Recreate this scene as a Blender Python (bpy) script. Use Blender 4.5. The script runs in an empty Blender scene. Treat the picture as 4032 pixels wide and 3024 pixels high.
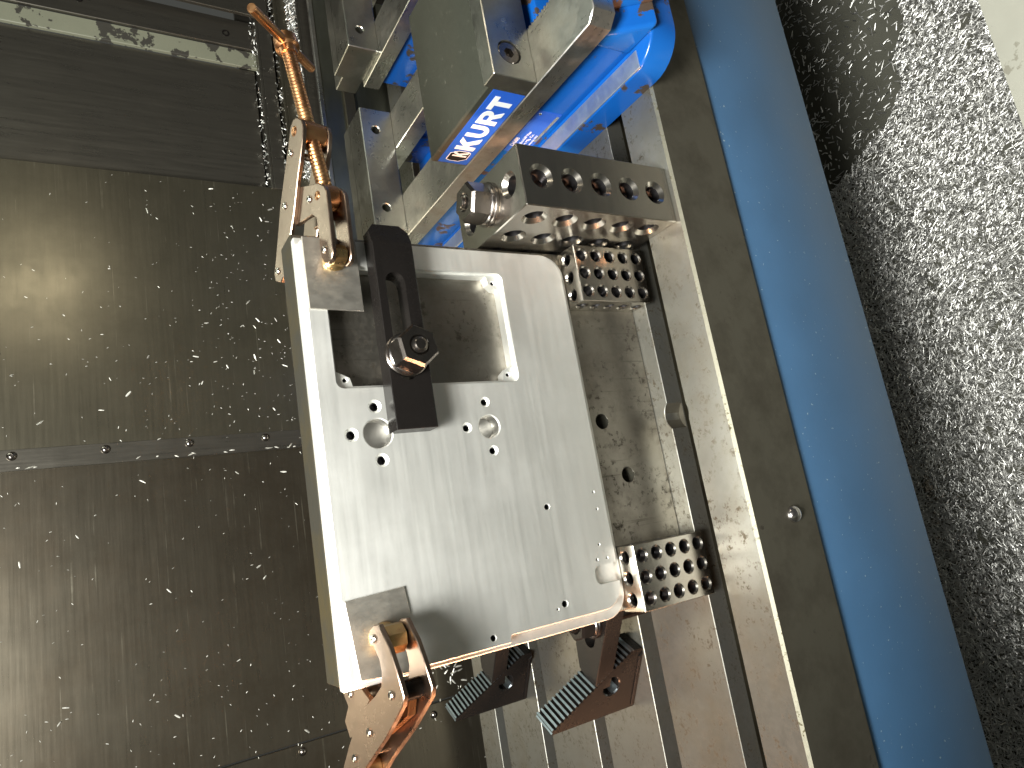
import bpy, bmesh, math, random
import numpy as np
from mathutils import Vector, Matrix, noise
R_ = math.radians
S = 0.0254                      # everything below is measured in inches
scn = bpy.context.scene
COL = scn.collection
rnd = random.Random(5)

# ------------------------------------------------------------------ camera
cam_d = bpy.data.cameras.new('camera'); cam = bpy.data.objects.new('camera', cam_d); COL.objects.link(cam)
def rod(r):
    v = Vector(r); return Matrix.Rotation(v.length, 3, v.normalized())
RW = rod((1.341, -1.786, -0.790))           # world -> camera (x right, y down, z forward)
Rc = Matrix((RW[0], -RW[1], -RW[2])).transposed()
cam.matrix_world = Matrix.Translation(Vector((3.099, -17.909, 17.056)) * S) @ Rc.to_4x4()
cam_d.sensor_width = 36.0
cam_d.lens = 2718.6 / 4032 * 36.0
cam_d.clip_start = 0.02; cam_d.clip_end = 50
scn.camera = cam

# ------------------------------------------------------------------ light
w = bpy.data.worlds.new('World'); scn.world = w; w.use_nodes = True
bg = w.node_tree.nodes['Background']
bg.inputs['Color'].default_value = (0.95, 0.97, 0.88, 1); bg.inputs['Strength'].default_value = 0.065

def area(name, loc, target, sx, sy, power, col, spread=180):
    d = bpy.data.lights.new(name, 'AREA'); d.shape = 'RECTANGLE'; d.size = sx * S; d.size_y = sy * S
    d.energy = power; d.color = col; d.spread = R_(spread)
    o = bpy.data.objects.new(name, d); COL.objects.link(o)
    o.location = Vector(loc) * S
    o.rotation_euler = (Vector(target) - Vector(loc)).to_track_quat('-Z', 'Y').to_euler()
    return o
area('work_light', (-2, -20.5, 42), (6, -2, 4), 13, 13, 43.0, (1.0, 0.99, 0.92))
area('ceiling_tube', (27, 13, 27), (20, 3, 2), 40, 3, 1.5, (0.92, 1.0, 0.84))
area('incandescent_lamp', (-32, 3.2, 10), (12, -1.5, 3), 5, 18, 2.9, (1.0, 0.50, 0.27), 48)
area('shop_light', (-13, -21, 45), (8, 4, 0), 14, 10, 12.0, (1.0, 1.0, 0.95))
area('machine_lamp', (31, -12, 20.5), (17, 20, 18), 4, 4, 0.7, (1.0, 0.90, 0.70))

scn.view_settings.view_transform = 'Standard'
scn.view_settings.look = 'None'
scn.view_settings.exposure = 0.0
scn.view_settings.gamma = 1.0
scn.render.engine = 'CYCLES'
try:
    scn.cycles.use_denoising = True
    scn.cycles.max_bounces = 8
except Exception:
    pass

# ------------------------------------------------------------------ materials
def _nt(name):
    m = bpy.data.materials.new(name); m.use_nodes = True
    nt = m.node_tree; b = nt.nodes['Principled BSDF']
    return m, nt, b
def _n(nt, t, **kw):
    n = nt.nodes.new(t)
    for k, v in kw.items(): setattr(n, k, v)
    return n
def _math(nt, op, a, b, clamp=False):
    n = _n(nt, 'ShaderNodeMath', operation=op); n.use_clamp = clamp
    for i, v in enumerate((a, b)):
        if hasattr(v, 'links'): nt.links.new(v, n.inputs[i])
        else: n.inputs[i].default_value = v
    return n.outputs[0]
def _noise(nt, co, scale, stretch=(1, 1, 1), detail=4, rough=.55, rot=(0, 0, 0)):
    mp = _n(nt, 'ShaderNodeMapping'); mp.inputs['Scale'].default_value = stretch
    mp.inputs['Rotation'].default_value = rot
    nt.links.new(co, mp.inputs['Vector'])
    nz = _n(nt, 'ShaderNodeTexNoise'); nz.inputs['Scale'].default_value = scale / S
    nz.inputs['Detail'].default_value = detail; nz.inputs['Roughness'].default_value = rough
    nt.links.new(mp.outputs[0], nz.inputs['Vector'])
    return nz.outputs['Fac']
def _step(nt, fac, lo, hi):
    r = _n(nt, 'ShaderNodeMapRange'); r.inputs['From Min'].default_value = lo; r.inputs['From Max'].default_value = hi
    nt.links.new(fac, r.inputs['Value']); return r.outputs[0]
def _mix(nt, fac, a, b):
    n = _n(nt, 'ShaderNodeMix', data_type='RGBA')
    if hasattr(fac, 'links'): nt.links.new(fac, n.inputs[0])
    else: n.inputs[0].default_value = fac
    for i, v in ((6, a), (7, b)):
        if hasattr(v, 'links'): nt.links.new(v, n.inputs[i])
        else: n.inputs[i].default_value = (*v, 1)
    return n.outputs[2]

def metal(name, col, rough, metallic=1.0, brush=None, brush_amt=.12, stain=None, stain_scale=.7, stain_lo=.52, stain_hi=.62,
          pit=None, pit_scale=5, pit_lo=.64, pit_hi=.7, rough_var=.08, bump=.0006, stain_rough=.15, stain_metal=None, spec=.5, scratch=None, scratch_col=(.5, .5, .46), scratch_lo=.66):
    m, nt, b = _nt(name); co = _n(nt, 'ShaderNodeTexCoord').outputs['Object']
    st = brush or (1, 1, 1)
    n1 = _noise(nt, co, 6, st, 6, .65)
    n2 = _noise(nt, co, .55, (1, 1, 1), 5, .6)
    c = _mix(nt, _math(nt, 'MULTIPLY', n1, 1.0), tuple(x * (1 - brush_amt) for x in col), tuple(min(1, x * (1 + brush_amt)) for x in col))
    c = _mix(nt, _step(nt, n2, .3, .7), c, _mix(nt, .22, c, tuple(x * .72 for x in col)))
    r = _math(nt, 'ADD', _math(nt, 'MULTIPLY', _math(nt, 'SUBTRACT', n1, .5), rough_var * 2), rough)
    r = _math(nt, 'ADD', r, _math(nt, 'MULTIPLY', _math(nt, 'SUBTRACT', n2, .5), rough_var * 2))
    met = metallic
    if stain:
        n3 = _noise(nt, co, stain_scale, (1, 1, 1), 8, .68)
        f = _step(nt, n3, stain_lo, stain_hi)
        c = _mix(nt, f, c, stain); r = _math(nt, 'ADD', r, _math(nt, 'MULTIPLY', f, stain_rough))
        if stain_metal is not None:
            mr = _n(nt, 'ShaderNodeMapRange'); nt.links.new(f, mr.inputs['Value'])
            mr.inputs['To Min'].default_value = metallic; mr.inputs['To Max'].default_value = stain_metal
            nt.links.new(mr.outputs[0], b.inputs['Metallic']); met = None
    if pit:
        n4 = _noise(nt, co, pit_scale, (1, 1, 1), 6, .7)
        n5 = _noise(nt, co, pit_scale * .22, (1, 1, 1), 2, .5)
        f = _math(nt, 'MULTIPLY', _step(nt, n4, pit_lo, pit_hi), _step(nt, n5, .42, .6), True)
        c = _mix(nt, f, c, pit); r = _math(nt, 'ADD', r, _math(nt, 'MULTIPLY', f, .2))
    if scratch:
        f = _step(nt, _noise(nt, co, 5, scratch, 3, .5), scratch_lo, scratch_lo + .05)
        f = _math(nt, 'MULTIPLY', f, _step(nt, n2, .45, .62), True)
        c = _mix(nt, _math(nt, 'MULTIPLY', f, .55), c, scratch_col)
    nt.links.new(c, b.inputs['Base Color'])
    nt.links.new(_math(nt, 'MAXIMUM', r, .06), b.inputs['Roughness'])
    if met is not None: b.inputs['Metallic'].default_value = met
    b.inputs['Specular IOR Level'].default_value = spec
    if bump:
        bp = _n(nt, 'ShaderNodeBump'); bp.inputs['Strength'].default_value = .35; bp.inputs['Distance'].default_value = bump * S * 10
        nt.links.new(n1, bp.inputs['Height']); nt.links.new(bp.outputs[0], b.inputs['Normal'])
    return m
def paint(name, col, rough=.35, chip=None, chip_lo=.66, chip_hi=.68, chip_scale=.8, var=.12, spec=.5, speck=None):
    m, nt, b = _nt(name); co = _n(nt, 'ShaderNodeTexCoord').outputs['Object']
    n2 = _noise(nt, co, .35, (1, 1, 1), 5, .6)
    n1 = _noise(nt, co, 9, (1, 1, 1), 5, .6)
    c = _mix(nt, n2, tuple(x * (1 - var) for x in col), tuple(min(1, x * (1 + var)) for x in col))
    r = _math(nt, 'ADD', _math(nt, 'MULTIPLY', n2, .16), rough - .08)
    if speck:
        f = _step(nt, _noise(nt, co, 7, (1, 1, 1), 2, .5), .73, .75); c = _mix(nt, f, c, speck)
    if chip:
        n3 = _noise(nt, co, chip_scale, (1, 1, 1), 8, .6); f = _step(nt, n3, chip_lo, chip_hi)
        c = _mix(nt, f, c, chip); r = _math(nt, 'ADD', r, _math(nt, 'MULTIPLY', f, .3))
    nt.links.new(c, b.inputs['Base Color']); nt.links.new(r, b.inputs['Roughness'])
    b.inputs['Specular IOR Level'].default_value = spec
    bp = _n(nt, 'ShaderNodeBump'); bp.inputs['Strength'].default_value = .12; bp.inputs['Distance'].default_value = .0006
    nt.links.new(n1, bp.inputs['Height']); nt.links.new(bp.outputs[0], b.inputs['Normal'])
    return m
def chip_mat(name, a, bcol, rough=.25, metallic=1.0):
    m, nt, b = _nt(name); g = _n(nt, 'ShaderNodeNewGeometry').outputs['Random Per Island']
    nt.links.new(_mix(nt, g, a, bcol), b.inputs['Base Color'])
    nt.links.new(_math(nt, 'ADD', _math(nt, 'MULTIPLY', g, .25), rough), b.inputs['Roughness'])
    b.inputs['Metallic'].default_value = metallic
    return m

ALU   = metal('machined_aluminium', (.84, .845, .815), .58, stain=(.86, .865, .84), stain_scale=.22, stain_lo=.46, stain_hi=.60, stain_rough=.012, brush=(.05, 1, 1), brush_amt=.05, rough_var=.06, bump=.0004)
TURNED= metal('turned_bore_aluminium', (.62, .61, .58), .38, brush_amt=.05)
ALU2  = metal('scratched_aluminium_shim', (.60, .57, .51), .46, brush=(1, 1, .5), brush_amt=.12, stain=(.33, .30, .25), stain_scale=1.6, stain_lo=.5, stain_hi=.75)
GROUND= metal('ground_steel', (.47, .46, .43), .24, brush=(1, 1, .15), brush_amt=.06, rough_var=.05, bump=.0003)
BLOCK = metal('ground_block_steel', (.44, .415, .375), .24, brush=(.12, .12, 1), brush_amt=.06, rough_var=.05, bump=.0003)
WEB   = metal('pitted_angle_plate_steel', (.33, .31, .27), .38, scratch=(1.5, 1, .04), scratch_col=(.10, .09, .075), scratch_lo=.62, brush=(1, 1, 1), brush_amt=.10, pit=(.09, .08, .065), pit_scale=4.5, pit_lo=.53, pit_hi=.62, stain=(.145, .13, .11), stain_scale=.45, stain_lo=.45, stain_hi=.75)
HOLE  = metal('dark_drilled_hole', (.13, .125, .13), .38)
DKTOP  = metal('dark_upright_top', (.024, .023, .018), .7, metallic=.0, spec=.12, brush=(.2, 1, 1), brush_amt=.12, stain=(.035, .028, .012), stain_scale=.35, stain_lo=.45, stain_hi=.7)  # darker, duller material for the upward faces of the upright
TOOTH = metal('tooth_highlight_steel', (.50, .58, .64), .34, brush_amt=.1)  # pale blue base paints reflected highlights onto the black oxide teeth
TABLE = metal('worn_table_iron', (.25, .25, .228), .38, metallic=.85, brush_amt=.10, pit=(.10, .085, .06), pit_scale=6.0, pit_lo=.52, pit_hi=.62, stain=(.185, .17, .135), stain_scale=.5, stain_lo=.45, stain_hi=.75, stain_rough=.08)
RAIL  = metal('vise_rail_steel', (.66, .66, .63), .30, brush=(1, .3, 1), brush_amt=.08, stain=(.40, .38, .33), stain_scale=.55, stain_lo=.48, stain_hi=.66)
JAWST = metal('vise_jaw_steel', (.42, .42, .38), .30, brush_amt=.07, stain=(.30, .29, .25), stain_scale=.6, stain_lo=.45, stain_hi=.7)
JAWTOP= metal('phosphated_jaw_casting', (.055, .058, .045), .55, metallic=.6, brush_amt=.12, pit=(.16, .16, .13), pit_scale=3.5, pit_lo=.62, pit_hi=.68)
BLACK = metal('black_oxide_steel', (.008, .007, .0065), .26, metallic=.0, spec=.16, brush_amt=.15, rough_var=.06)
NUTST = metal('dark_nut_steel', (.25, .225, .205), .24, brush_amt=.15, rough_var=.06)
WASH  = metal('bright_washer_steel', (.66, .63, .62), .20)
COPPER= metal('copper_plated_steel', (.29, .215, .165), .30, brush_amt=.08, stain=(.30, .24, .19), stain_scale=.9, stain_lo=.5, stain_hi=.75)
COPPR2= metal('oily_copper_screw', (.56, .275, .13), .28, brush_amt=.10, stain=(.36, .24, .11), stain_scale=1.2, stain_lo=.45, stain_hi=.7)
BRASS = metal('bronze_clamp_pad', (.60, .43, .20), .30, brush_amt=.12, stain=(.42, .22, .10), stain_scale=1.6, stain_lo=.5, stain_hi=.65)
RIVET = metal('rivet_steel', (.70, .66, .60), .20)
WALLW = dict(metallic=.9, brush=(.04, 1, 1.2), brush_amt=.16, rough_var=.05, bump=.0002, scratch=(.02, 1.5, 1.5), scratch_col=(.30, .28, .22), scratch_lo=.63)
WALL  = metal('stainless_wall_sheet', (.150, .137, .102), .30, **WALLW, stain=(.10, .092, .068), stain_scale=.22, stain_lo=.45, stain_hi=.75, stain_rough=.05)
WALLD = metal('dark_wall_sheet', (.15, .14, .12), .30, metallic=.9, brush=(1, 1, .05), brush_amt=.25, bump=.0003)
WALLA = metal('darker_wall_sheet', (.125, .110, .084), .29, **WALLW, stain=(.075, .06, .042), stain_scale=.25, stain_lo=.45, stain_hi=.75, stain_rough=.05)
PALE  = paint('flaking_grey_green_paint', (.15, .155, .115), .5, chip=(.025, .023, .018), chip_lo=.56, chip_hi=.575, chip_scale=1.1)
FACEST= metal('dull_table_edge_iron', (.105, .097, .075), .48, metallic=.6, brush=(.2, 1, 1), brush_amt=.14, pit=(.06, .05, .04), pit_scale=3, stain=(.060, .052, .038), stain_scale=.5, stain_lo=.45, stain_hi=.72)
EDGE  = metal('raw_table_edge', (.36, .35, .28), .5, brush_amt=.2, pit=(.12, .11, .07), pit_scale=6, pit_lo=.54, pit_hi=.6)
BLUE  = paint('machine_blue_paint', (.046, .116, .225), .40, speck=(.25, .32, .36), var=.20)
VBLUE = paint('vise_blue_enamel', (.004, .070, .30), .22, chip=(.040, .028, .020), chip_lo=.575, chip_hi=.585, chip_scale=.55, var=.15)
LEDGE = metal('machined_vise_ledge', (.62, .68, .74), .42, stain=(.42, .52, .60), stain_scale=.7, stain_lo=.45, stain_hi=.7)
LBLUE = paint('label_blue', (.012, .075, .40), .4, var=.05)
LWHITE= paint('label_white', (.62, .64, .66), .4, var=.03)
LBLACK= paint('label_black', (.010, .010, .010), .6, var=.05, spec=.15)
SILL  = paint('white_sill_paint', (.50, .50, .43), .4, var=.15, speck=(.30, .29, .24), chip=(.33, .32, .26), chip_lo=.62, chip_hi=.64, chip_scale=.7)
FLOORM= paint('coolant_wet_floor', (.085, .085, .07), .2, var=.3)
CHIP  = chip_mat('aluminium_chips', (.42, .42, .41), (.82, .82, .80), .34)
CHIPB = chip_mat('bright_stuck_chips', (.36, .35, .31), (.74, .73, .68), .4, .6)

# ------------------------------------------------------------------ mesh helpers (inches)
def box(bm, x0, x1, y0, y1, z0, z1, ch=0, seg=1):
    vs = [bm.verts.new((x, y, z)) for x in (x0, x1) for y in (y0, y1) for z in (z0, z1)]
    F = [(0, 1, 3, 2), (4, 6, 7, 5), (0, 4, 5, 1), (2, 3, 7, 6), (0, 2, 6, 4), (1, 5, 7, 3)]
    fs = [bm.faces.new([vs[i] for i in f]) for f in F]
    bmesh.ops.recalc_face_normals(bm, faces=fs)
    if ch:
        es = list({e for f in fs for e in f.edges})
        bmesh.ops.bevel(bm, geom=es, offset=ch, segments=seg, affect='EDGES', profile=.5)
    return bm
def frame(axis, ref=None):
    a = Vector(axis).normalized()
    r = Vector(ref) if ref else (Vector((0, 0, 1)) if abs(a.z) < .9 else Vector((1, 0, 0)))
    u = a.cross(r).normalized(); v = a.cross(u).normalized()
    return a, u, v
def lathe(bm, p0, axis, prof, seg=24, ref=None, phase=0, cap0=True, cap1=True):
    """prof: list of (distance along the axis, radius)"""
    a, u, v = frame(axis, ref); p0 = Vector(p0); rings = []
    for d, r in prof:
        if r < 1e-5: rings.append([bm.verts.new(p0 + a * d)])
        else: rings.append([bm.verts.new(p0 + a * d + (u * math.cos(t) + v * math.sin(t)) * r) for t in (phase + 2 * math.pi * k / seg for k in range(seg))])
    for A, B in zip(rings, rings[1:]):
        for k in range(seg):
            k2 = (k + 1) % seg
            if len(A) == 1 and len(B) == 1: continue
            if len(A) == 1: bm.faces.new((A[0], B[k2], B[k]))
            elif len(B) == 1: bm.faces.new((A[k], A[k2], B[0]))
            else: bm.faces.new((A[k], A[k2], B[k2], B[k]))
    if cap0 and len(rings[0]) > 1: bm.faces.new(list(reversed(rings[0])))
    if cap1 and len(rings[-1]) > 1: bm.faces.new(rings[-1])
    bmesh.ops.recalc_face_normals(bm, faces=bm.faces)
    return bm
def cyl(bm, p0, p1, r, seg=20, ch=0):
    d = Vector(p1) - Vector(p0); L = d.length
    pr = [(0, r), (L, r)] if not ch else [(0, r - ch), (ch, r), (L - ch, r), (L, r - ch)]
    return lathe(bm, p0, d, pr, seg)
def prism(bm, pts, fr, h0, h1, ch=0, ch_seg=1):
    """pts (a,b) in the plane fr=(origin,e1,e2,e3); extruded h0..h1 along e3; ch chamfers the h1 rim"""
    O, e1, e2, e3 = (Vector(q) for q in fr)
    A = [bm.verts.new(O + e1 * a + e2 * b + e3 * h0) for a, b in pts]
    B = [bm.verts.new(O + e1 * a + e2 * b + e3 * h1) for a, b in pts]
    n = len(pts); fs = [bm.faces.new(list(reversed(A)))]
    top = bm.faces.new(B); fs.append(top)
    for k in range(n): fs.append(bm.faces.new((A[k], A[(k + 1) % n], B[(k + 1) % n], B[k])))
    bmesh.ops.recalc_face_normals(bm, faces=fs)
    if ch: bmesh.ops.bevel(bm, geom=list(top.edges), offset=ch, segments=ch_seg, affect='EDGES', profile=.5)
    return bm
XZ = ((0, 0, 0), (1, 0, 0), (0, 0, 1), (0, -1, 0))        # extrude towards -Y: height h is y = -h
XY = ((0, 0, 0), (1, 0, 0), (0, 1, 0), (0, 0, 1))
def rrect(x0, x1, y0, y1, r, seg=6):
    rs = r if isinstance(r, (tuple, list)) else (r,) * 4     # corners: x0y0, x1y0, x1y1, x0y1
    out = []
    for (cx, cy, a0), q in zip(((x0, y0, 180), (x1, y0, 270), (x1, y1, 0), (x0, y1, 90)), rs):
        sx = 1 if cx == x0 else -1; sy = 1 if cy == y0 else -1
        if q <= 0: out.append((cx, cy)); continue
        ox, oy = cx + sx * q, cy + sy * q
        for k in range(seg + 1):
            t = R_(a0 + 90 * k / seg); out.append((ox + q * math.cos(t), oy + q * math.sin(t)))
    return out
def new(): return bmesh.new()
def _tmp(bm):
    me = bpy.data.meshes.new('tmp'); bm.to_mesh(me); bm.free()
    o = bpy.data.objects.new('tmp', me); COL.objects.link(o); return o
def cut(bm, cutters, op='DIFFERENCE'):
    o = _tmp(bm); cs = []
    for c in cutters:
        k = _tmp(c); cs.append(k)
        m = o.modifiers.new('b', 'BOOLEAN'); m.operation = op; m.object = k
        try: m.solver = 'MANIFOLD'
        except Exception: m.solver = 'EXACT'
    bpy.context.view_layer.update()
    ev = o.evaluated_get(bpy.context.evaluated_depsgraph_get())
    out = bmesh.new(); out.from_mesh(ev.to_mesh()); ev.to_mesh_clear()
    for k in cs + [o]:
        me = k.data; bpy.data.objects.remove(k); bpy.data.meshes.remove(me)
    return out
ROOT = {}
def thing(name, label, cat, base, group=None, kind=None):
    o = bpy.data.objects.new(name, None); COL.objects.link(o); o.empty_display_size = .01
    o.location = Vector(base) * S; ROOT[o.name] = Vector(base)
    tag(o, label, cat, group, kind); return o
def tag(o, label=None, cat=None, group=None, kind=None):
    if label: o['label'] = label
    if cat: o['category'] = cat
    if group: o['group'] = group
    if kind: o['kind'] = kind
    return o
def emit(name, bm, mat, parent=None, base=None, angle=32, smooth=True, label=None):
    """link a bmesh (inches, world axes) as one mesh object; base is its own origin when it has no parent"""
    if parent is not None:
        base = ROOT[parent.name]
    b = Vector(base)
    for v in bm.verts: v.co = (v.co - b) * S
    me = bpy.data.meshes.new(name); bm.to_mesh(me); bm.free()
    if smooth:
        me.shade_smooth(); me.set_sharp_from_angle(angle=R_(angle))
    me.materials.append(mat)
    o = bpy.data.objects.new(name, me); COL.objects.link(o)
    if parent is not None: o.parent = parent; ROOT[o.name] = b
    else: o.location = b * S; ROOT[o.name] = b
    if label: o['label'] = label
    return o
def copy_tree(o, parent=None):
    c = o.copy(); COL.objects.link(c)
    if parent is not None: c.parent = parent
    for ch in list(o.children): copy_tree(ch, c)
    return c
def move(o, d): o.location = o.location + Vector(d) * S

def thread(L, r, pitch=.075, depth=.05):
    pr = [(0, r - depth * 1.4)]; d = .03
    while d < L - pitch:
        pr += [(d, r - depth), (d + pitch * .3, r), (d + pitch * .6, r), (d + pitch * .9, r - depth)]; d += pitch
    pr += [(L - .02, r - depth), (L, r - depth * 1.6)]
    return pr
def fasten(parent, p, axis, washers=2, stud_r=.26, af=1.06, nut_h=.62, stud_out=.22, stud_in=2.0, wr=.66, phase=.3, mats=(NUTST, NUTST, WASH)):
    """washers, hex nut and stud stacked from point p along the axis"""
    a = Vector(axis).normalized(); p = Vector(p); d = 0
    for k in range(washers):
        r = wr - .07 * k; t = .13 if k == 0 else .10
        emit('washer', lathe(new(), p + a * (d + .003), a, [(0, r - .02), (.02, r), (t - .025, r), (t, r - .03), (t, stud_r + .03)], 32, cap1=False), mats[0] if k == 0 else mats[2], parent)
        d += t
    R6 = af / math.sqrt(3)
    nut = new(); lathe(nut, p + a * (d + .004), a, [(0, R6 * .97), (.03, R6), (nut_h - .09, R6), (nut_h, R6 * .88)], 6, phase=phase)
    nut = cut(nut, [lathe(new(), p + a * (d + nut_h - .08), a, [(0, stud_r + .01), (.04, stud_r + .01), (.09, stud_r + .07), (.15, stud_r + .12)], 24)])
    emit('nut', nut, mats[1], parent, angle=20); d += nut_h
    emit('stud', lathe(new(), p - a * stud_in, a, [(0, stud_r)] + [(x + .0, r) for x, r in [(stud_in + d - .12, stud_r)] + [(stud_in + d - .1 + q, s_) for q, s_ in thread(stud_out + .1, stud_r)]], 24), mats[1], parent)

# ------------------------------------------------------------------ machine table
TB = (2, 7, -2.9)
tbl = thing('machine_table', 'grey iron machine table with long T slots under all the clamped work', 'machine table', TB)
sl = [(-1.53, -.68), (2.34, 3.12), (6.36, 7.14), (10.56, 11.38), (14.91, 15.75)]
pro = [(-3.2, -2.9), (-3.2, -.09), (-3.11, 0)]
for a, b in sl:
    pro += [(a - .02, 0), (a, -.02), (a, -.75), (a - .28, -.75), (a - .28, -1.35), (b + .28, -1.35), (b + .28, -.75), (b, -.75), (b, -.02), (b + .02, 0)]
pro += [(17.6, 0), (17.65, -.05), (17.65, -2.9)]
tb = prism(new(), pro, ((0, 0, 0), (0, 1, 0), (0, 0, 1), (1, 0, 0)), -40, 46)
tb = cut(tb, [lathe(new(), (5.95, -1.02, -.7), (0, 0, 1), [(0, .56), (.68, .56), (.72, .60), (.9, .60)], 28)])
to = emit('tabletop', tb, TABLE, tbl, angle=25)
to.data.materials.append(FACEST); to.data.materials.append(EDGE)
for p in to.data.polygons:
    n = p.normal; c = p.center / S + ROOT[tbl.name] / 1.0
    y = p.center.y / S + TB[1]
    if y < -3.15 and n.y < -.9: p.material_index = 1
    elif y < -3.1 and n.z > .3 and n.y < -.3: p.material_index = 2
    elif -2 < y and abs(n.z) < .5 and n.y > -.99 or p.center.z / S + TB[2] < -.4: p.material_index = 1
emit('cap_screw', lathe(new(), (2.06, -3.2, -1.89), (0, -1, 0), [(-.05, .28), (.02, .28), (.10, .25), (.18, .16), (.21, .0)], 24), WASH, tbl)
# painted casting below the table
cs = thing('base_casting', 'long smooth blue painted casting running below the front edge of the table', 'machine casting', (2, -2, -9.2))
emit('apron', box(new(), -40, 46, -3.08, -1.2, -9.15, -3.02, .03, 2), BLUE, cs)
emit('apron_lip', box(new(), -40, 46, -2.9, -1.2, -3.02, -2.905), FACEST, cs)

# ------------------------------------------------------------------ floor, sill
FZ = -25.0
fl = emit('floor', box(new(), -60, 70, -9, 40, FZ - .5, FZ), FLOORM, None, (4, 5, FZ)); tag(fl, kind='structure')
si = thing('door_sill', 'pale white painted sill at the far side of the silver chips, top right corner', 'sill', (20, -10, FZ))
emit('sill_panel', prism(new(), [(-4.95, FZ), (-5.05, FZ + .35), (-9.5, FZ + 1.2), (-14.8, FZ + 14), (-15.2, FZ + 14), (-10, FZ + .8), (-5.6, FZ)], ((0, 0, 0), (0, 1, 0), (0, 0, 1), (1, 0, 0)), -40, 60), SILL, si)
dr = thing('light_blocker', 'pale unseen panel added left of the opening to block light', 'light blocker', (-22, -15.4, FZ + 5))  # out-of-view panel added to keep light off the left floor
emit('blocker_sheet', box(new(), -40, -2.2, -16.2, -15.6, FZ + 5, 30, .1), SILL, dr)

def chips_mesh(name, items, mat, label, base=(0, 0, 0), cat=None):
    """items: (x,y,z, nx,ny,nz, yaw, length, width, curl) ; each a thin curled sliver, 2 segments of a triangular section"""
    V = []; F = []
    for (x, y, z, N, yaw, tilt, L, wd, curl) in items:
        N = Vector(N); a, u, v = frame(N)
        d = (u * math.cos(yaw) + v * math.sin(yaw)); d = (d * math.cos(tilt) + a * math.sin(tilt)); sd = a.cross(d).normalized(); up = d.cross(sd) if d.cross(sd).dot(a) > 0 else sd.cross(d)
        b = len(V); P = Vector((x, y, z))
        for k, t in enumerate((-.5, 0, .5)):
            c = P + d * (L * t) + up * (curl * (.25 - t * t)) + sd * (curl * .5 * (.25 - t * t))
            ww = wd * (1 if k == 1 else .72)
            V += [c - sd * ww * .5, c + sd * ww * .5, c + up * wd * .28]
        for k in (0, 3):
            F += [(b + k, b + k + 1, b + k + 4, b + k + 3), (b + k + 1, b + k + 2, b + k + 5, b + k + 4), (b + k + 2, b + k, b + k + 3, b + k + 5)]
        F += [(b, b + 2, b + 1), (b + 6, b + 7, b + 8)]
    B = Vector(base)
    me = bpy.data.meshes.new(name); me.from_pydata([tuple((q - B) * S) for q in V], [], F); me.update()
    me.materials.append(mat)
    o = bpy.data.objects.new(name, me); o.location = B * S; COL.objects.link(o)
    return tag(o, label, cat, None, 'stuff')
items = []
def puddle(x, y):
    # coolant left clear of chips towards the far right end of the floor
    n = noise.noise(Vector((x * .5, y * .6, 3.1))) * .9
    return x > 20.8 and y + n > max(3.7 - 1.5 * (x - 21.9), .6 - .38 * (x - 24))
for k in range(88000):
    x = rnd.uniform(-17, 37); y = rnd.uniform(-5.6, 9)
    if puddle(x, y) and rnd.random() > .07: continue
    if noise.noise(Vector((x * .9, y * .9, 9))) > .52 and rnd.random() < .8: continue
    L = rnd.uniform(.14, .42) * (1 if rnd.random() < .93 else 1.8)
    items.append((x, y, FZ + .02 + rnd.random() * .12 + .12 * max(0, noise.noise(Vector((x * .5, y * .5, 0)))), (rnd.gauss(0, .13), rnd.gauss(0, .13), 1), rnd.uniform(0, 6.28), rnd.gauss(0, .15), L, rnd.uniform(.045, .085), rnd.uniform(-.05, .10)))
chips_mesh('floor_chips', items, CHIP, 'heap of bright silver metal chips covering the machine floor', (8, -3, FZ), 'metal chips')

# ------------------------------------------------------------------ back wall
WY = 20.0
bw = thing('back_wall', 'dull stainless sheet wall of overlapping panels behind the table', 'wall', (10, WY, -10))
def wpanel(x0, x1, y, z0, z1, mat, nm='panel', ch=.03):
    return emit(nm, box(new(), x0, x1, y, y + .25, z0, z1, ch), mat, bw)
wpanel(-5.35, 10.3, WY, -10, 27, WALLA)
wpanel(9.45, 24.9, WY - .14, -10, 27, WALL)
wpanel(24.6, 33.2, WY + .55, 7.4, 27, WALLD)
wpanel(9.30, 10.28, WY - .17, -10, 27, WALLD, 'lap_strip', .01)
wpanel(-22, -5.4, WY - .10, -10, 27, WALLA)
wpanel(33.22, 34.35, WY + .30, 7.2, 27, PALE, 'painted_strip')
wpanel(34.37, 36.3, WY + .10, 7.0, 27, WALLD, 'edge_strip')
wpanel(36.32, 52, WY - .6, 6.6, 27, WALLD)
wpanel(23.0, 52, WY + .95, -10, 8.2, WALLD, 'lower_panel')
for z in (20, 16.35, 12.7, 9.0):
    emit('screw', cut(lathe(new(), (9.98, WY - .17, z), (0, -1, 0), [(-.05, .21), (.0, .21), (.04, .20), (.10, .16), (.15, .08), (.16, 0)], 20), [lathe(new(), (9.98, WY - .27, z), (0, -1, 0), [(0, .075), (.2, .075)], 6)]), NUTST, bw)
for x, z in ((-5.75, 8.65), (-5.75, 15), (-5.95, 1.6)):
    emit('screw', lathe(new(), (x, WY - .10, z), (0, -1, 0), [(-.05, .2), (.0, .2), (.04, .19), (.10, .15), (.15, .08), (.16, 0)], 20), NUTST, bw)
for x, z in ((35.4, 16.6), (35.2, 9.0)):
    emit('bolt_hole', lathe(new(), (x, WY + .10, z), (0, -1, 0), [(-.05, .22), (.03, .22), (.03, .13), (-.02, .12), (-.02, 0)], 18, cap1=False), BLACK, bw)
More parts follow.
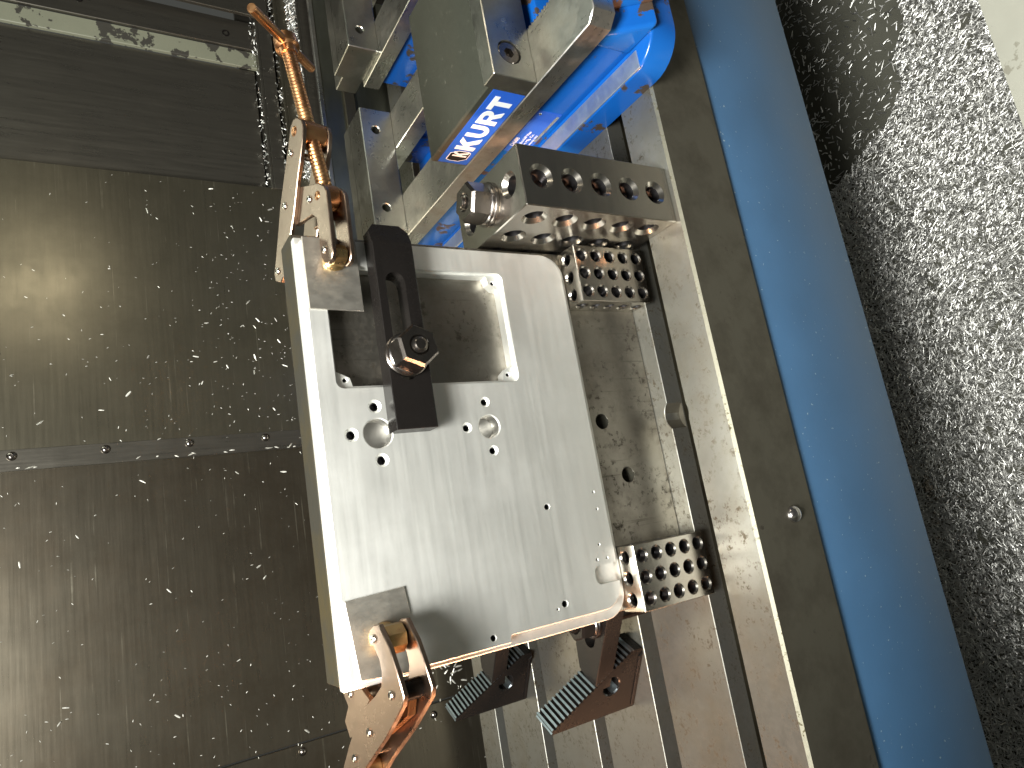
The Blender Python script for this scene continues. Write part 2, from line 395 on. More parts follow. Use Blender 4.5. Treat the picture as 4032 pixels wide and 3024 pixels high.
# stepped way cover rails right of the bare wall
wc = thing('way_cover', 'dark stepped way cover rails with silver chips lodged along them', 'way cover', (36, 19, -6))
for z, y0, mt in ((7.3, 19.75, WALLD), (6.2, 19.15, WALL), (5.0, 18.55, WALLD)):
    b = new(); box(b, 24.8, 54, y0, WY + .9, z - .18, z, .03); box(b, 24.8, 54, y0 - .0, y0 + .12, z - .95, z - .181, .02)
    emit('cover_rail', b, mt, wc)
emit('sheet_rim', box(new(), 14.2, 54, 17.9, 18.2, 4.105, 4.4, .05), RAIL, wc)
emit('sheet_step', box(new(), 14.2, 54, 17.75, 17.995, 2.2, 2.9, .04), WALL, wc)
b = box(new(), 14.2, 54, 18.0, 18.14, -7, 4.1, .04); emit('splash_sheet', b, metal('polished_splash_sheet', (.30, .31, .26), .36, brush=(.1, 1, 1), brush_amt=.08), wc)
# chips stuck on the wall
items = []
for k in range(850):
    u = rnd.random()
    x = rnd.uniform(-7, 25) if rnd.random() < .55 else (rnd.gauss(14, 4.2) if rnd.random() < .7 else rnd.gauss(-3.5, 2))
    z = rnd.uniform(-4, 21) if x < 9 or rnd.random() < .5 else 6.5 + abs(rnd.gauss(0, 4))
    if x > 24.6: continue
    y = WY - .15 if x > 9.4 else (WY - .01 if x > -5.35 else WY - .11)
    big = rnd.random() < .09
    L = rnd.uniform(.16, .34) if big else rnd.uniform(.04, .13)
    items.append((x, y, z, (0, -1, 0), rnd.gauss(1.57, .9), rnd.gauss(0, .15), L, L * rnd.uniform(.2, .32), rnd.uniform(-.04, .08)))
for k in range(16):
    items.append((9.45 - rnd.random() * .1, WY - .16, rnd.uniform(7, 21), (0, -1, 0), rnd.gauss(1.57, .4), 0, rnd.uniform(.12, .42), .06, .07))
chips_mesh('wall_chips', items, CHIPB, 'fine metal chips stuck all over the sheet wall', (10, WY, 5), 'metal chips')
items = []
for k in range(5200):
    i = rnd.choice((0, 1, 2, 2, 3, 3, 3)); x = 25 + rnd.random() * 17
    z0, y0 = ((7.3, 19.9), (6.2, 19.3), (5.0, 18.75), (5.0, 18.55))[i]
    dens = .5 + .5 * noise.noise(Vector((x * .6, i * 7, 2)))
    if i < 2 and rnd.random() > dens * .7: continue
    y = y0 + rnd.random() * (.25 if i < 2 else .5); z = z0 + .03 + rnd.random() ** 2 * (.3 if i < 2 else .5)
    if i < 2 and rnd.random() < .4: y = y0 - .05; z = z0 - rnd.random() * .3
    items.append((x, y, z, (rnd.gauss(0, .5), rnd.gauss(-.4, .5), 1), rnd.uniform(0, 6.28), rnd.gauss(0, .4), rnd.uniform(.1, .28), rnd.uniform(.05, .09), rnd.uniform(-.05, .1)))
chips_mesh('ledge_chips', items, CHIP, 'silver chips piled on the dark way cover rails beyond the vises', (33, 19, 6), 'metal chips')

# ------------------------------------------------------------------ angle plate
ap = thing('angle_plate', 'thick ground steel angle plate standing upright behind the aluminium plate', 'angle plate', (6, .5, 0))
wb = box(new(), .05, 12.05, 0, 1.05, .002, 12.08, .03)
wb = cut(wb, [lathe(new(), (x, -.3, z), (0, 1, 0), [(0, .31), (.27, .31), (.31, .26), (1.6, .26)], 24) for x, z in ((6.06, 2.41), (4.2, 1.75),)])
uo = emit('upright', wb, WEB, ap); uo.data.materials.append(DKTOP)
for p in uo.data.polygons:
    if p.normal.z > .6: p.material_index = 1
emit('foot', box(new(), .3, 11.8, 1.052, 5.6, .002, 1.1, .03), WEB, ap)

# ------------------------------------------------------------------ aluminium cover plate (the workpiece)
pl_base = (5.9, -.25, 3.0)
out = [(.42, 3.32)]
out = []
def arc(cx, cy, r, a0, a1, n=8):
    return [(cx + r * math.cos(R_(a0 + (a1 - a0) * k / n)), cy + r * math.sin(R_(a0 + (a1 - a0) * k / n))) for k in range(n + 1)]
out += arc(.28 + .75, 3.32 + .75, .75, 180, 270) + arc(11.73 - .75, 3.32 + .75, .75, 270, 360) + [(11.73, 11.85), (11.63, 11.95), (.13, 11.95), (.09, 11.9), (.09, 7.42)]
out += arc(.20, 7.32, .08, 90, 0, 4)
front = prism(new(), out, XZ, .19, .5, .025)
back = prism(new(), rrect(-.06, 11.87, 3.0, 12.06, (.8, .8, .06, .06)), XZ, .002, .2, .03)
cutters = []
cutters.append(prism(new(), rrect(7.43, 10.98, 5.69, 11.42, .22), XZ, .34, .7))
thr = [(7.52 + .42, 5.77), (10.92 - .42, 5.77), (10.92 - .40, 5.95), (10.92 - .24, 6.13), (10.92, 6.19), (10.92, 11.34 - .42), (10.68, 11.34 - .36), (10.92 - .42, 11.34), (7.52 + .42, 11.34), (7.76, 11.34 - .36), (7.52, 11.34 - .42), (7.52, 6.19), (7.52 + .24, 6.13), (7.52 + .40, 5.95)]
thr_ = [(7.58 + .42, 5.84), (10.83 - .42, 5.84), (10.83 - .42, 6.0), (10.83 - .26, 6.2), (10.83, 6.26), (10.83, 11.27 - .42), (10.6, 11.27 - .36), (10.83 - .42, 11.27), (7.58 + .42, 11.27), (7.8, 11.27 - .36), (7.58, 11.27 - .42), (7.58, 6.26), (7.58 + .26, 6.2), (7.58 + .42, 6.0)]
cutters.append(prism(new(), thr, XZ, -.3, .6))
for x, z in ((7.70, 5.98), (10.70, 5.98), (7.70, 11.12), (10.70, 11.12)):
    cutters.append(lathe(new(), (x, -.45, z), (0, 1, 0), [(0, .09), (.11, .09), (.15, .055), (.38, .055), (.40, 0)], 14))
def bore(x, z, r, r2, cone=.06, depth=.36):
    return lathe(new(), (x, -.7, z), (0, 1, 0), [(0, r), (.2 + .02, r), (.2 + cone, r2), (.2 + depth, r2), (.2 + depth + .06, 0)], 30)
for x, z, r in ((6.16, 10.44, .43), (6.11, 7.02, .37)):
    cutters.append(lathe(new(), (x, -.7, z), (0, 1, 0), [(0, r), (.21, r), (.23, r - .03), (.62, r - .04), (.64, r * .5), (.66, 0)], 40))
for x, z, r in ((6.90, 10.44, .19), (6.17, 11.17, .19), (5.43, 10.42, .19), (6.85, 7.03, .155), (6.12, 7.75, .155), (5.39, 7.0, .155)):
    cutters.append(bore(x, z, r, r * .62, .09))
for x, z, r in ((3.55, 5.51, .105), (.74, 5.48, .115), (.33, 7.95, .10), (3.78, 3.70, .05), (3.25, 3.69, .05), (2.19, 3.87, .05), (1.76, 4.04, .055), (1.75, 3.65, .05), (.64, 5.75, .05)):
    cutters.append(bore(x, z, r, r * .8, .03, .3))
cutters.append(prism(new(), [(1.03, 2.5), (1.59, 2.5)] + arc(1.59 - .2, 4.22 - .2, .2, 0, 90, 5) + arc(1.03 + .2, 4.22 - .2, .2, 90, 180, 5), XZ, .32, .8))
pw = cut(cut(back, [front], 'UNION'), cutters)
pl = emit('cover_plate', pw, ALU, None, pl_base, angle=28)
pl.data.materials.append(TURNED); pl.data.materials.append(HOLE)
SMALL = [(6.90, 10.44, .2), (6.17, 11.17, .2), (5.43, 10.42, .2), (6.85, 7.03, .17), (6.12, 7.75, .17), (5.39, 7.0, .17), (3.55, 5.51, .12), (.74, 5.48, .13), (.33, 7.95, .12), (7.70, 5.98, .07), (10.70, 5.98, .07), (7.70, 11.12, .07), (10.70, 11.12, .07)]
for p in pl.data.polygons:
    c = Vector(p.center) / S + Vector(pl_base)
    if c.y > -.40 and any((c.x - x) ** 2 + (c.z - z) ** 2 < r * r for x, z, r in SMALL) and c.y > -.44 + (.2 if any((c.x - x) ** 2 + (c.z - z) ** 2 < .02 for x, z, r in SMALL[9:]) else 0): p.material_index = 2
    if c.y > -.47 and any((c.x - x) ** 2 + (c.z - z) ** 2 < .44 ** 2 for x, z in ((6.16, 10.44), (6.11, 7.02))): p.material_index = 1
tag(pl, 'large brushed aluminium plate with a square window clamped upright at centre', 'metal plate')

# thin shims under the two copper clamps
def shim(pts, label, y=-.502, t=.06):
    c = (sum(p[0] for p in pts) / 4, y, min(p[1] for p in pts))
    o = emit('shim', prism(new(), pts, XZ, -y, -y + t, .012), ALU2, None, c); tag(o, label, 'shim', 'scratched shims under the copper clamps')
shim([(9.60, 10.41), (11.74, 10.41), (11.74, 11.91), (9.66, 11.91)], 'square scratched shim beside the black strap, under the clamp with the handle')
shim([(.05, 10.35), (1.47, 10.22), (2.13, 10.30), (2.05, 11.88), (.17, 11.70)], 'tilted scratched shim under the copper clamp at the lower left corner')

# ------------------------------------------------------------------ black slotted strap with nut
st = thing('strap_clamp', 'black slotted strap clamp with a hex nut lying across the plate window', 'strap clamp', (8.9, -.8, 9.0))
ol = [(6.11, 8.93), (11.5, 8.93), (12.2, 9.2), (12.2, 9.9), (11.6, 10.13), (6.11, 10.13)]
sb = prism(new(), [(6.11, 8.93), (12.15, 8.93), (12.15, 10.13), (6.11, 10.13)], XZ, .503, 1.1, .02)
cuts = [prism(new(), arc(7.45 + .29, 9.6, .29, 90, 270, 8) + arc(10.58 - .29, 9.6, .29, 270, 450, 8), XZ, .2, 1.4)]
def wedge(p):   # triangular cutter in the XY plane
    return prism(new(), p, XY, 8, 11)
cuts.append(wedge([(11.45, -1.2), (12.4, -1.2), (12.4, -.72), (11.45, -1.104)]))
for q in ([(11.75, 8.8), (12.4, 8.8), (12.4, 9.35)], [(11.75, 10.25), (12.4, 9.75), (12.4, 10.25)]):
    cuts.append(prism(new(), q, XZ, .2, 1.4))
sb = cut(sb, cuts); emit('strap', sb, BLACK, st, angle=25)
fasten(st, (8.14, -1.1, 9.60), (0, -1, 0), 2, .22, 1.04, .74, .10, 1.08, .62, .15)

# ------------------------------------------------------------------ setup blocks
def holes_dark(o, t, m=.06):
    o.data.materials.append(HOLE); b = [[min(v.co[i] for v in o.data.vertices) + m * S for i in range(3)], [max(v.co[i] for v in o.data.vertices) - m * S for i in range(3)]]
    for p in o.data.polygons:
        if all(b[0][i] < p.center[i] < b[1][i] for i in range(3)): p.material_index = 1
def setup_block(name, label, base, sx, sy, sz, ph, pr, mat, nx, nz, ny, depth_front, ch=.02, cs=.05, top_y=None, group=None, steel_tag=None):
    x, y, z = base; t = thing(name, label, 'setup block', (x + sx / 2, y + sy / 2, z), group)
    b = box(new(), x, x + sx, y, y + sy, z + .003, z + sz, ch)
    cu = []
    def pts(n, L): return [L * (k + .5) / n if n > 1 else L / 2 for k in range(n)]
    def drill(p, ax, dep): cu.append(lathe(new(), Vector(p) - Vector(ax) * .2, ax, [(0, pr + cs), (.2 + .005, pr + cs), (.2 + cs + .005, pr), (.2 + dep, pr), (.2 + dep + .02, 0)], 24))
    return t, b, cu, drill, pts
gname = 'small drilled setup blocks under the plate'
for xb, lab in ((9.97, 'small drilled steel block standing under the plate beside the big block'), (0.0, 'small drilled steel block standing under the plate near the step clamps')):
    t, b, cu, drill, pts = setup_block('setup_block', lab, (xb, -1.0, 0), 2, 1, 3, None, .185, BLOCK, 3, 5, 1, .9, group=gname)
    for i in range(3):
        for k in range(5): drill((xb + .36 + .64 * i, -1, .3 + .6 * k), (0, 1, 0), 1.2)
        drill((xb + .36 + .64 * i, -.5, 3), (0, 0, -1), 3.2)
    for k in range(5):
        drill((xb, -.5, .3 + .6 * k), (1, 0, 0), 2.2)
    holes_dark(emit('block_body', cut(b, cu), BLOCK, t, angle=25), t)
xb, yb = 12.1, -2.95
t, b, cu, drill, pts = setup_block('setup_block', 'big drilled steel block with a hex nut on top standing by the vise', (xb, yb, 0), 2, 4, 6, None, .29, BLOCK, 1, 5, 3, .9, ch=.03, cs=.125)
for k in range(5):
    drill((xb + 1, yb, .72 + 1.14 * k), (0, 1, 0), 4.2)
    for j in range(3): drill((xb, yb + .72 + 1.28 * j, .72 + 1.14 * k), (1, 0, 0), 2.2)
for j in range(3): drill((xb + 1, yb + .72 + 1.28 * j, 6), (0, 0, -1), 6.2)
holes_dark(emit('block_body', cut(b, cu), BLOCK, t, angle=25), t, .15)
sn = thing('clamping_nut', 'hex nut with washers on a stud, atop the big drilled block', 'nut', (xb + 1, yb + 2, 6))
fasten(sn, (xb + 1, yb + 2, 6), (0, 0, 1), 2, .24, 1.12, .66, .14, 1.5, .70, .1)

# ------------------------------------------------------------------ step blocks and strap clamps on the table
ca, sa = math.cos(R_(-30)), math.sin(R_(-30))
def step_block(O, label):
    O = Vector(O); U = Vector((ca, sa, 0)); W = Vector((-sa, ca, 0))
    t = thing('step_block', label, 'step block', O + U * 1.2 + W * .5, 'serrated step blocks on the table')
    pr = [(0, .004), (2.45, .004), (2.5, .05), (2.5, .42)]
    n = 22; a0 = Vector((2.46, .48)); a1 = Vector((.06, 3.76)); d = (a1 - a0) / n; nn = Vector((d.y, -d.x)).normalized()
    for k in range(n):
        p = a0 + d * k
        pr += [tuple(p - nn * .0), tuple(p + d * .12 + nn * .075), tuple(p + d * .55 + nn * .075), tuple(p + d * .68 - nn * .02)]
    pr += [(0.03, 3.74), (0, 3.70)]
    b = prism(new(), pr, (O, U, (0, 0, 1), -W), -1.0, 0)
    b = cut(b, [lathe(new(), O + U * 1.22 + Vector((0, 0, 1.25)) - W * .3, W, [(0, .40), (.31, .40), (.35, .36), (1.8, .36)], 26),
                prism(new(), [(-1, -.1), (3.5, -.1), (3.5, .10)], (O, W, (0, 0, 1), U), -1, 4) if False else lathe(new(), (0, 0, -50), (0, 0, 1), [(0, .1), (.1, .1)], 4)])
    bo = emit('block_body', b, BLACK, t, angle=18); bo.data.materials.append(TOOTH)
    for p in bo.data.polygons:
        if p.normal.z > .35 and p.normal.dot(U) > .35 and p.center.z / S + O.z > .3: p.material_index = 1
    # raised lip along the base
    emit('base_lip', prism(new(), [(.05, .004), (2.35, .004), (2.2, .16), (.12, .16)], (O, U, (0, 0, 1), -W), .001, .06, .03), BLACK, t)
    return t
def table_strap(O, label, nut=True):
    O = Vector(O); U = Vector((ca, sa, 0)); W = Vector((-sa, ca, 0))
    t = thing('strap_clamp', label, 'strap clamp', O + U * 3 + W * .7 + Vector((0, 0, 1.4)), 'black straps resting on the step blocks')
    pts = [(1.22, .02), (5.6, -.10), (5.6, 1.32), (2.3, 1.42), (1.55, 1.02)]
    zt, zb = 2.02, 1.32
    b = prism(new(), pts, (O, U, W, (0, 0, 1)), zb, zt, .03)
    sl_ = arc(2.62 + .3, .70, .30, 90, 270, 8) + arc(4.9 - .3, .70, .30, 270, 450, 8)
    b = cut(b, [prism(new(), sl_, (O, U, W, (0, 0, 1)), 1, 3)])
    emit('strap', b, BLACK, t, angle=25)
    p = O + U * 3.65 + W * .72 + Vector((0, 0, zt))
    fasten(t, p, (0, 0, 1), 2, .24, 1.0, .55, .16, 2.4, .60, .2, (BLACK, BLACK, WASH))
    return t
step_block((-4.07, 4.40, 0), 'black serrated step block nearer the table front, below the drilled block')
step_block((-4.71, 12.38, 0), 'black serrated step block farther back, between plate corner and dark wall')
table_strap((-4.07, 4.40, 0), 'black strap clamp with a nut and bright washer on the nearer step block')
table_strap((-4.71, 12.38, 0), 'black strap clamp on the farther step block, mostly hidden behind the plate')

# ------------------------------------------------------------------ cantilever clamps
def clamp_frame(a, y0, z0):
    a = R_(a)
    return ((0, y0, z0), (1, 0, 0), (0, math.cos(a), math.sin(a)), (0, -math.sin(a), math.cos(a)))
def wpt(fr, x, v, w_=0):
    O, e1, e2, e3 = (Vector(q) for q in fr); return O + e1 * x + e2 * v + e3 * w_
def plate_pair(t, fr, pts, hi, lo, th, mat, name, fill=True):
    for w0 in (hi - th, lo):
        emit(name, prism(new(), pts, fr, w0, w0 + th, .02), mat, t, angle=40)
def rivets(t, fr, pts, h, r=.105, mat=None, name='rivet', cap=.05):
    for x, v in pts:
        a = Vector(fr[3])
        emit(name, lathe(new(), wpt(fr, x, v, -h - cap * .8), a, [(0, r * .6), (.03, r), (.05, r), (2 * h + cap * 1.4, r), (2 * h + cap * 1.4 + .025, r * .75), (2 * h + cap * 1.4 + .02, r * .45), (2 * h + cap * 1.4, 0)], 18), mat or RIVET, t)
def smooth_poly(pts, it=1):
    for _ in range(it):
        o = []
        for p, q in zip(pts, pts[1:] + pts[:1]):
            o += [(p[0] * .75 + q[0] * .25, p[1] * .75 + q[1] * .25), (p[0] * .25 + q[0] * .75, p[1] * .25 + q[1] * .75)]
        pts = o
    return pts
f1 = clamp_frame(12, -.86, 11.1)
k1 = thing('cantilever_clamp', 'copper coloured cantilever clamp with long threaded screw and cross handle', 'clamp', wpt(f1, 13, .5, -.5), 'copper cantilever clamps gripping the plate')
Lp = [(15.46, 0.45), (15.24, 0.23), (14.97, 0.19), (14.62, 0.32), (14.16, 0.56), (13.8, 0.78), (12.83, 1.27), (11.93, 1.87), (11.36, 2.2), (11.22, 2.5), (11.36, 2.8), (11.6, 2.85), (12.55, 2.41), (13.41, 2.04), (14.09, 1.65), (14.84, 1.2), (15.42, 0.87), (15.53, 0.67)]
plate_pair(k1, f1, Lp, .46, -.46, .12, COPPER, 'outer_arm')
Sp = [(13.15, -.08), (12.93, -.33), (12.73, -.42), (11.95, -.41), (11.2, -.38), (10.99, -.37), (10.82, -.26), (10.78, -.05), (10.88, .12), (11.1, .25), (11.75, .25), (12.26, .26), (12.46, .48), (12.58, 1.46), (12.99, 1.36), (13.54, .91)]
plate_pair(k1, f1, Sp, .335, -.335, .12, COPPER, 'inner_arm')
emit('trunnion', cyl(new(), wpt(f1, 15.08, .62, -.335), wpt(f1, 15.08, .62, .335), .40, 28, .02), COPPR2, k1)
emit('trunnion', cyl(new(), wpt(f1, 12.86, .10, -.21), wpt(f1, 12.86, .10, .21), .36, 28, .02), COPPR2, k1)
rivets(k1, f1, [(15.16, .70)], .46, .15, COPPR2, 'pivot_pin', .01)
rivets(k1, f1, [(14.63, 1.02), (13.3, 1.72), (11.6, 2.58)], .46)
rivets(k1, f1, [(12.94, .5), (11.22, .02)], .335)
rivets(k1, f1, [(12.84, .06)], .335, .13, COPPR2, 'pivot_pin', .01)
a0, a1 = wpt(f1, 12.45, .02), wpt(f1, 18.35, 1.31)
ax = (a1 - a0).normalized(); Ls = (a1 - a0).length
emit('screw', lathe(new(), a0, ax, [(0, .0), (.02, .12), (.2, .15), (.75, .15)] + [(.8 + d, r) for d, r in thread(Ls - .8, .215, .135, .06)], 20), COPPR2, k1, angle=60)
emit('screw_head', lathe(new(), a1 - ax * .1, ax, [(0, .20), (.02, .25), (.24, .28), (.30, .37), (.66, .37), (.74, .29), (.74, .14), (.75, 0)], 24), COPPR2, k1)
K = wpt(f1, 18.45 + .30, 1.35 + .03)
bd = Vector((-.24, -.77, .63)).normalized()
emit('handle_bar', lathe(new(), K - bd * 1.95, bd, [(0, .12), (.03, .145), (4.15, .145), (4.2, .13), (4.21, .0)], 20), COPPR2, k1)
emit('pad', lathe(new(), wpt(f1, 11.08, -.02, -.19), f1[3], [(0, .26), (.03, .30), (.35, .30), (.38, .26)], 8, phase=.2), BRASS, k1, angle=20)
emit('pad_foot', lathe(new(), (11.05, -.563, 11.1), (0, -1, 0), [(0, .30), (.06, .31), (.16, .24), (.2, .2)], 16), BRASS, k1, angle=20)
emit('pad', lathe(new(), (11.6, 1.053, 11.45), (0, 1, 0), [(0, .30), (.06, .31), (.25, .26), (.35, .24)], 16), BRASS, k1, angle=20)
emit('link', prism(new(), [(12.3, .3), (12.7, .2), (13.7, 1.5), (13.2, 1.8)], f1, -.2, .2, .02), COPPR2, k1)

f2 = clamp_frame(5, -.93, 11.0)
k2 = thing('cantilever_clamp', 'copper coloured cantilever clamp gripping the lower left corner of the plate', 'clamp', wpt(f2, 0, .5, -.5), 'copper cantilever clamps gripping the plate')
Fp = [(1.42, -.13), (1.43, -.42), (1.21, -.59), (.94, -.83), (.4, -1.09), (-.1, -1.29), (-.32, -1.16), (-1.13, -.04), (-2.01, 1.39), (-2.75, 2.45), (-2.95, 2.85), (-2.6, 3.1), (-2.19, 2.85), (-1.82, 2.5), (-1.61, 2.31), (-1.08, 1.74), (-.56, 1.03), (-.2, .25), (.03, -.14), (.35, -.27), (.63, -.22), (1.08, .15), (1.3, .15)]
plate_pair(k2, f2, Fp, .42, -.42, .12, COPPER, 'outer_arm')
Bp = [(.9, 2.75), (.9, 2.2), (.2, 2.05), (-.14, 1.93), (-.16, 1.36), (-.4, .92), (-.59, 1.18), (-.84, 1.57), (-1.35, 2.0), (-1.5, 2.5), (-1.1, 2.75), (-.69, 2.4), (-.44, 2.6), (-.24, 2.85), (.6, 2.95)]
plate_pair(k2, f2, Bp, .29, -.29, .12, COPPER, 'inner_arm')
rivets(k2, f2, [(1.11, -.08), (-.12, -.67), (-1.1, .85), (-1.85, 1.98)], .42)
rivets(k2, f2, [(-.35, 2.1), (.62, 2.55)], .29)
rivets(k2, f2, [(-2.35, 2.45)], .42, .16, COPPR2, 'pivot_pin', .01)
rivets(k2, f2, [(-.14, 2.52)], .29, .14, COPPR2, 'pivot_pin', .01)
emit('pad', lathe(new(), wpt(f2, 1.02, -.18, -.26), f2[3], [(0, .30), (.03, .36), (.49, .36), (.52, .30)], 8, phase=.35), BRASS, k2, angle=20)
emit('pad_foot', lathe(new(), (1.05, -.563, 11.0), (0, -1, 0), [(0, .33), (.08, .36), (.3, .3)], 16), BRASS, k2, angle=20)
emit('pad', lathe(new(), (.62, 1.053, 11.2), (0, 1, 0), [(0, .30), (.06, .31), (.3, .26), (.45, .24)], 16), BRASS, k2, angle=20)
emit('spacer', cyl(new(), wpt(f2, -.12, -.67, -.30), wpt(f2, -.12, -.67, .30), .24, 24), BLACK, k2)
emit('link', prism(new(), [(-.35, -.55), (-.75, -.35), (-1.35, 1.0), (-1.05, 1.3), (-.65, .75)], f2, -.26, -.06, .02), COPPR2, k2)
emit('trunnion', cyl(new(), wpt(f2, -2.3, 2.4, -.30), wpt(f2, -2.3, 2.4, .30), .42, 28, .02), COPPR2, k2)
emit('trunnion', cyl(new(), wpt(f2, -1.05, 2.3, -.17), wpt(f2, -1.05, 2.3, .17), .36, 28, .02), COPPR2, k2)
a0, a1 = wpt(f2, -.55, 2.05), wpt(f2, -5.5, 2.9)
emit('screw', lathe(new(), a0, a1 - a0, thread((a1 - a0).length, .22, .135, .06), 20), BRASS, k2, angle=60)

# ------------------------------------------------------------------ vises
def make_vise():
    v = thing('machine_vise', 'blue machine vise with a label on its jaw, nearest the drilled blocks', 'machine vise', (21, 5, 0), 'blue machine vises on the table')
    fb = prism(new(), rrect(17.1, 25.0, -4.75, 12.9, (1.3, 1.3, .4, .4), 8), XY, .003, 1.05, .10, 3)
    fb = cut(fb, [box(new(), 19.5, 23.3, 5.4, 10.2, -1, 2)])
    emit('base_flange', fb, VBLUE, v)
    b = new(); box(b, 17.95, 19.4, -3.9, 12.7, 1.0, 2.62, .08, 2); emit('side_wall', b, VBLUE, v)
    b = new(); box(b, 23.35, 24.2, -3.9, 12.7, 1.0, 2.62, .08, 2); emit('side_wall', b, VBLUE, v)
    b = prism(new(), [(-5.0, 1.0), (-4.3, 2.05), (-3.95, 2.75), (-3.4, 2.75), (-3.4, 1.0)], ((0, 0, 0), (0, 1, 0), (0, 0, 1), (1, 0, 0)), 17.9, 24.3)
    bmesh.ops.bevel(b, geom=list(b.edges), offset=.16, segments=3, affect='EDGES', profile=.5)
    emit('end_block', b, VBLUE, v)
    emit('screw_housing', box(new(), 18.75, 23.4, -5.15, -4.05, 1.0, 3.25, .14, 3), VBLUE, v)
    emit('nut_housing', cut(box(new(), 19.95, 22.3, -1.5, 5.2, .9, 2.95, .06, 2), [lathe(new(), (21.1, 4.9, .6), (0, 1, 0), [(0, .75), (2, .75)], 24)]), VBLUE, v)
    for x0, x1 in ((18.2, 19.5), (23.2, 24.0)): emit('rear_block', box(new(), x0, x1, 10.45, 12.75, 1.0, 3.42, .1, 2), VBLUE, v)
    emit('clamp_ledge', box(new(), 17.14, 17.80, -3.85, 12.5, 1.0, 1.085, .015), LEDGE, v)
    for x0, x1 in ((17.7, 19.85), (22.35, 24.4)):
        rb = prism(new(), [(x0, -4.4), (x0 + .35, -4.75), (x1 - .2, -4.75), (x1, -4.5), (x1, 13), (x0, 13)], XY, 2.62, 3.48, .03)
        emit('rail', rb, RAIL, v)
    teeth = new()
    for k in range(40): box(teeth, 19.86, 19.93, -4.3 + k * .16, -4.22 + k * .16, 3.05, 3.44)
    tt = emit('rack', teeth, RAIL, v); tt['kind'] = 'stuff'
    j = prism(new(), [(17.74, -.70), (24.36, -.70), (24.36, 4.05), (17.74, 4.05)], XY, 3.485, 5.08, .06)
    jo = emit('movable_jaw', j, JAWTOP, v)
    lab = emit('label_plate', box(new(), 17.715, 17.745, -.66, 3.98, 3.52, 4.80), LBLUE, jo)
    fr = ((17.714, 0, 3.52), (0, -1, 0), (0, 0, 1), (-1, 0, 0))     # reads towards -Y, up +Z
    h = .82; z0 = .22; st_ = .24
    def put(pts, ox, wd, mat, nm, hh=h, zz=z0, th=.012):
        emit(nm, prism(new(), [(ox + a * wd, zz + b_ * hh) for a, b_ in pts], fr, 0, th), mat, jo, smooth=False)
    KP = [(0, 0), (.3, 0), (.3, .3), (.40, .42), (.66, 0), (1.04, 0), (.62, .62), (1.0, 1), (.62, 1), (.3, .66), (.3, 1), (0, 1)]
    TP = [(.35, 0), (.66, 0), (.66, .75), (1, .75), (1, 1), (0, 1), (0, .75), (.35, .75)]
    def arcn(cx, cy, rx, ry, a_, b_, n=8): return [(cx + rx * math.cos(R_(a_ + (b_ - a_) * k / n)), cy + ry * math.sin(R_(a_ + (b_ - a_) * k / n))) for k in range(n + 1)]
    UP = [(0, 1), (0, .4)] + arcn(.5, .4, .5, .4, 180, 360) + [(1, .4), (1, 1), (.7, 1), (.7, .4)] + arcn(.5, .4, .2, .17, 360, 180) + [(.3, .4), (.3, 1)]
    RO = [(0, 0), (.3, 0), (.3, .36), (.44, .36), (.68, 0), (1.02, 0), (.74, .40)] + arcn(.58, .69, .42, .31, -60, 90) + [(0, 1)]
    x = -2.98
    put(KP, x, .80, LWHITE, 'letter'); x += .90
    put(UP, x, .74, LWHITE, 'letter'); x += .86
    rbm = prism(new(), [(x + a * .78, z0 + b_ * h) for a, b_ in RO], fr, 0, .012)
    rbm = cut(rbm, [prism(new(), [(x + a * .78, z0 + b_ * h) for a, b_ in [(.3, .56), (.54, .56)] + arcn(.54, .68, .14, .12, -90, 90, 5) + [(.3, .80)]], fr, -.1, .1)])
    emit('letter', rbm, LWHITE, jo, smooth=False); x += .86
    put(TP, x, .74, LWHITE, 'letter')
    hexa = [(.0, .35), (.28, 0), (.9, 0), (1.0, .18), (1, .65), (.72, 1), (.1, 1), (0, .82)]
    put(hexa, -3.80, .72, LWHITE, 'emblem', .86, .2, .006)
    put([(.5 + (a - .5) * .9, .5 + (b_ - .5) * .92) for a, b_ in hexa], -3.80, .72, LBLACK, 'emblem', .86, .2, .010)
    put([(.12 + a * .62, b_) for a, b_ in KP], -3.52, .52, LWHITE, 'emblem_letter', .62, .30, .014)
    jp = emit('jaw_plate', cut(box(new(), 17.72, 24.4, -1.43, -.703, 3.485, 5.22, .03), [lathe(new(), (18.72, -1.6, 4.42), (0, 1, 0), [(0, .46), (.62, .46)], 28), lathe(new(), (23.4, -1.6, 4.42), (0, 1, 0), [(0, .46), (.62, .46)], 28)]), JAWST, v)
    for x in (18.72, 23.4):
        sc = lathe(new(), (x, -.99, 4.42), (0, -1, 0), [(0, .43), (.36, .43), (.40, .39), (.40, .0)], 28)
        sc = cut(sc, [lathe(new(), (x, -1.2, 4.42), (0, -1, 0), [(0, .20), (.4, .20)], 6, phase=.4)])
        emit('cap_screw', sc, NUTST, jp)
    fj = box(new(), 17.95, 24.4, 10.4, 12.9, 3.485, 5.12, .035)
    fj = cut(fj, [lathe(new(), (q, 10.2, 4.40), (0, 1, 0), [(0, .24), (.21, .24), (.25, .21), (1.1, .21), (1.2, 0)], 24) for q in (19.05, 23.25)] + [box(new(), 17, 25, 12.05, 12.10, 5.06, 5.3)])
    emit('fixed_jaw', fj, JAWST, v)
    emit('jaw_step', box(new(), 18.15, 24.9, 12.903, 14.3, 3.45, 4.6, .05), JAWST, v)
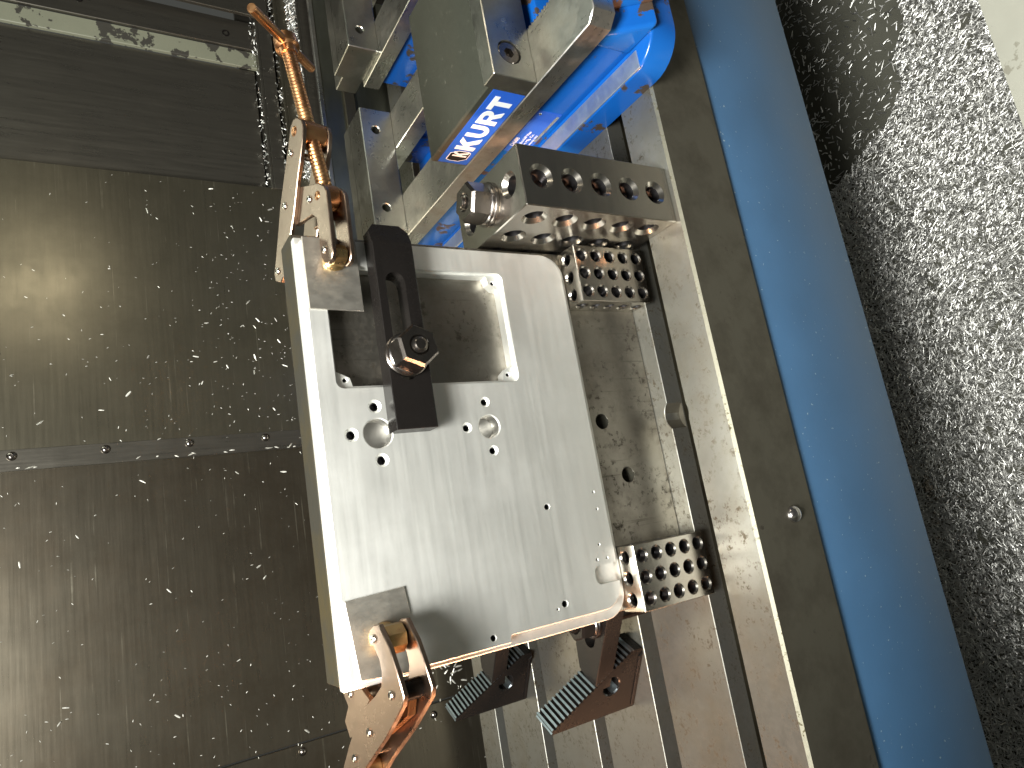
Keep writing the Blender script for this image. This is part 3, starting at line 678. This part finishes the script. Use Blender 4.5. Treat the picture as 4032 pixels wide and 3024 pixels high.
    npl = emit('name_plate', box(new(), 17.925, 17.95, .16, 2.9, 1.3, 2.36), LBLUE, v)
    for k, (txt, sz) in enumerate((('D688', .26), ('AngLock\u00ae Vise', .17), ('Kurt Mfg. Co.', .17), ('Minneapolis, MN', .13))):
        cu = bpy.data.curves.new('txt', 'FONT'); cu.body = txt; cu.size = sz; cu.extrude = .003
        o = bpy.data.objects.new('txt', cu); COL.objects.link(o); bpy.context.view_layer.update()
        ev = o.evaluated_get(bpy.context.evaluated_depsgraph_get()); bm = bmesh.new(); bm.from_mesh(ev.to_mesh()); ev.to_mesh_clear()
        bpy.data.objects.remove(o); bpy.data.curves.remove(cu)
        for q in bm.verts: q.co = Vector((17.921 - q.co.z, 2.5 - q.co.x, 2.12 - .2 * k + q.co.y - (.05 if k else 0)))
        emit('plate_text', bm, LWHITE, npl, smooth=False)
    emit('serial_strip', box(new(), 17.917, 17.926, .3, 2.0, 1.33, 1.45), RIVET, npl)
    emit('plate_rivet', lathe(new(), (17.925, .32, 2.2), (-1, 0, 0), [(0, .06), (.03, .05), (.05, 0)], 10), RIVET, npl)
    return v
v1 = make_vise()
v2 = copy_tree(v1); move(v2, (10.15, .25, 0))
v2['label'] = 'second blue machine vise, farther right, cut off by the top of the picture'
items = []
for k in range(60):
    items.append((26.0 + rnd.gauss(0, .4), 8.2 + rnd.gauss(0, .8), .03 + rnd.random() * .1, (rnd.gauss(0, .3), rnd.gauss(0, .3), 1), rnd.uniform(0, 6.28), rnd.gauss(0, .3), rnd.uniform(.15, .4), .12, .08))
for k in range(40):
    items.append((rnd.uniform(-8, -4.7), rnd.uniform(17.2, 19.8), -6 + .1, (0, 0, 1), rnd.uniform(0, 6.28), 0, rnd.uniform(.2, .4), .09, .08))
for k in range(26):
    items.append((rnd.gauss(-4.2, .7), WY - .02, rnd.gauss(.6, .8), (0, -1, 0), rnd.uniform(0, 6.28), .2, rnd.uniform(.2, .45), .09, .08))
chips_mesh('loose_chips', items, CHIPB, 'small scatter of bright chips between the two blue vises and behind the step block', (20, 10, 0), 'metal chips')
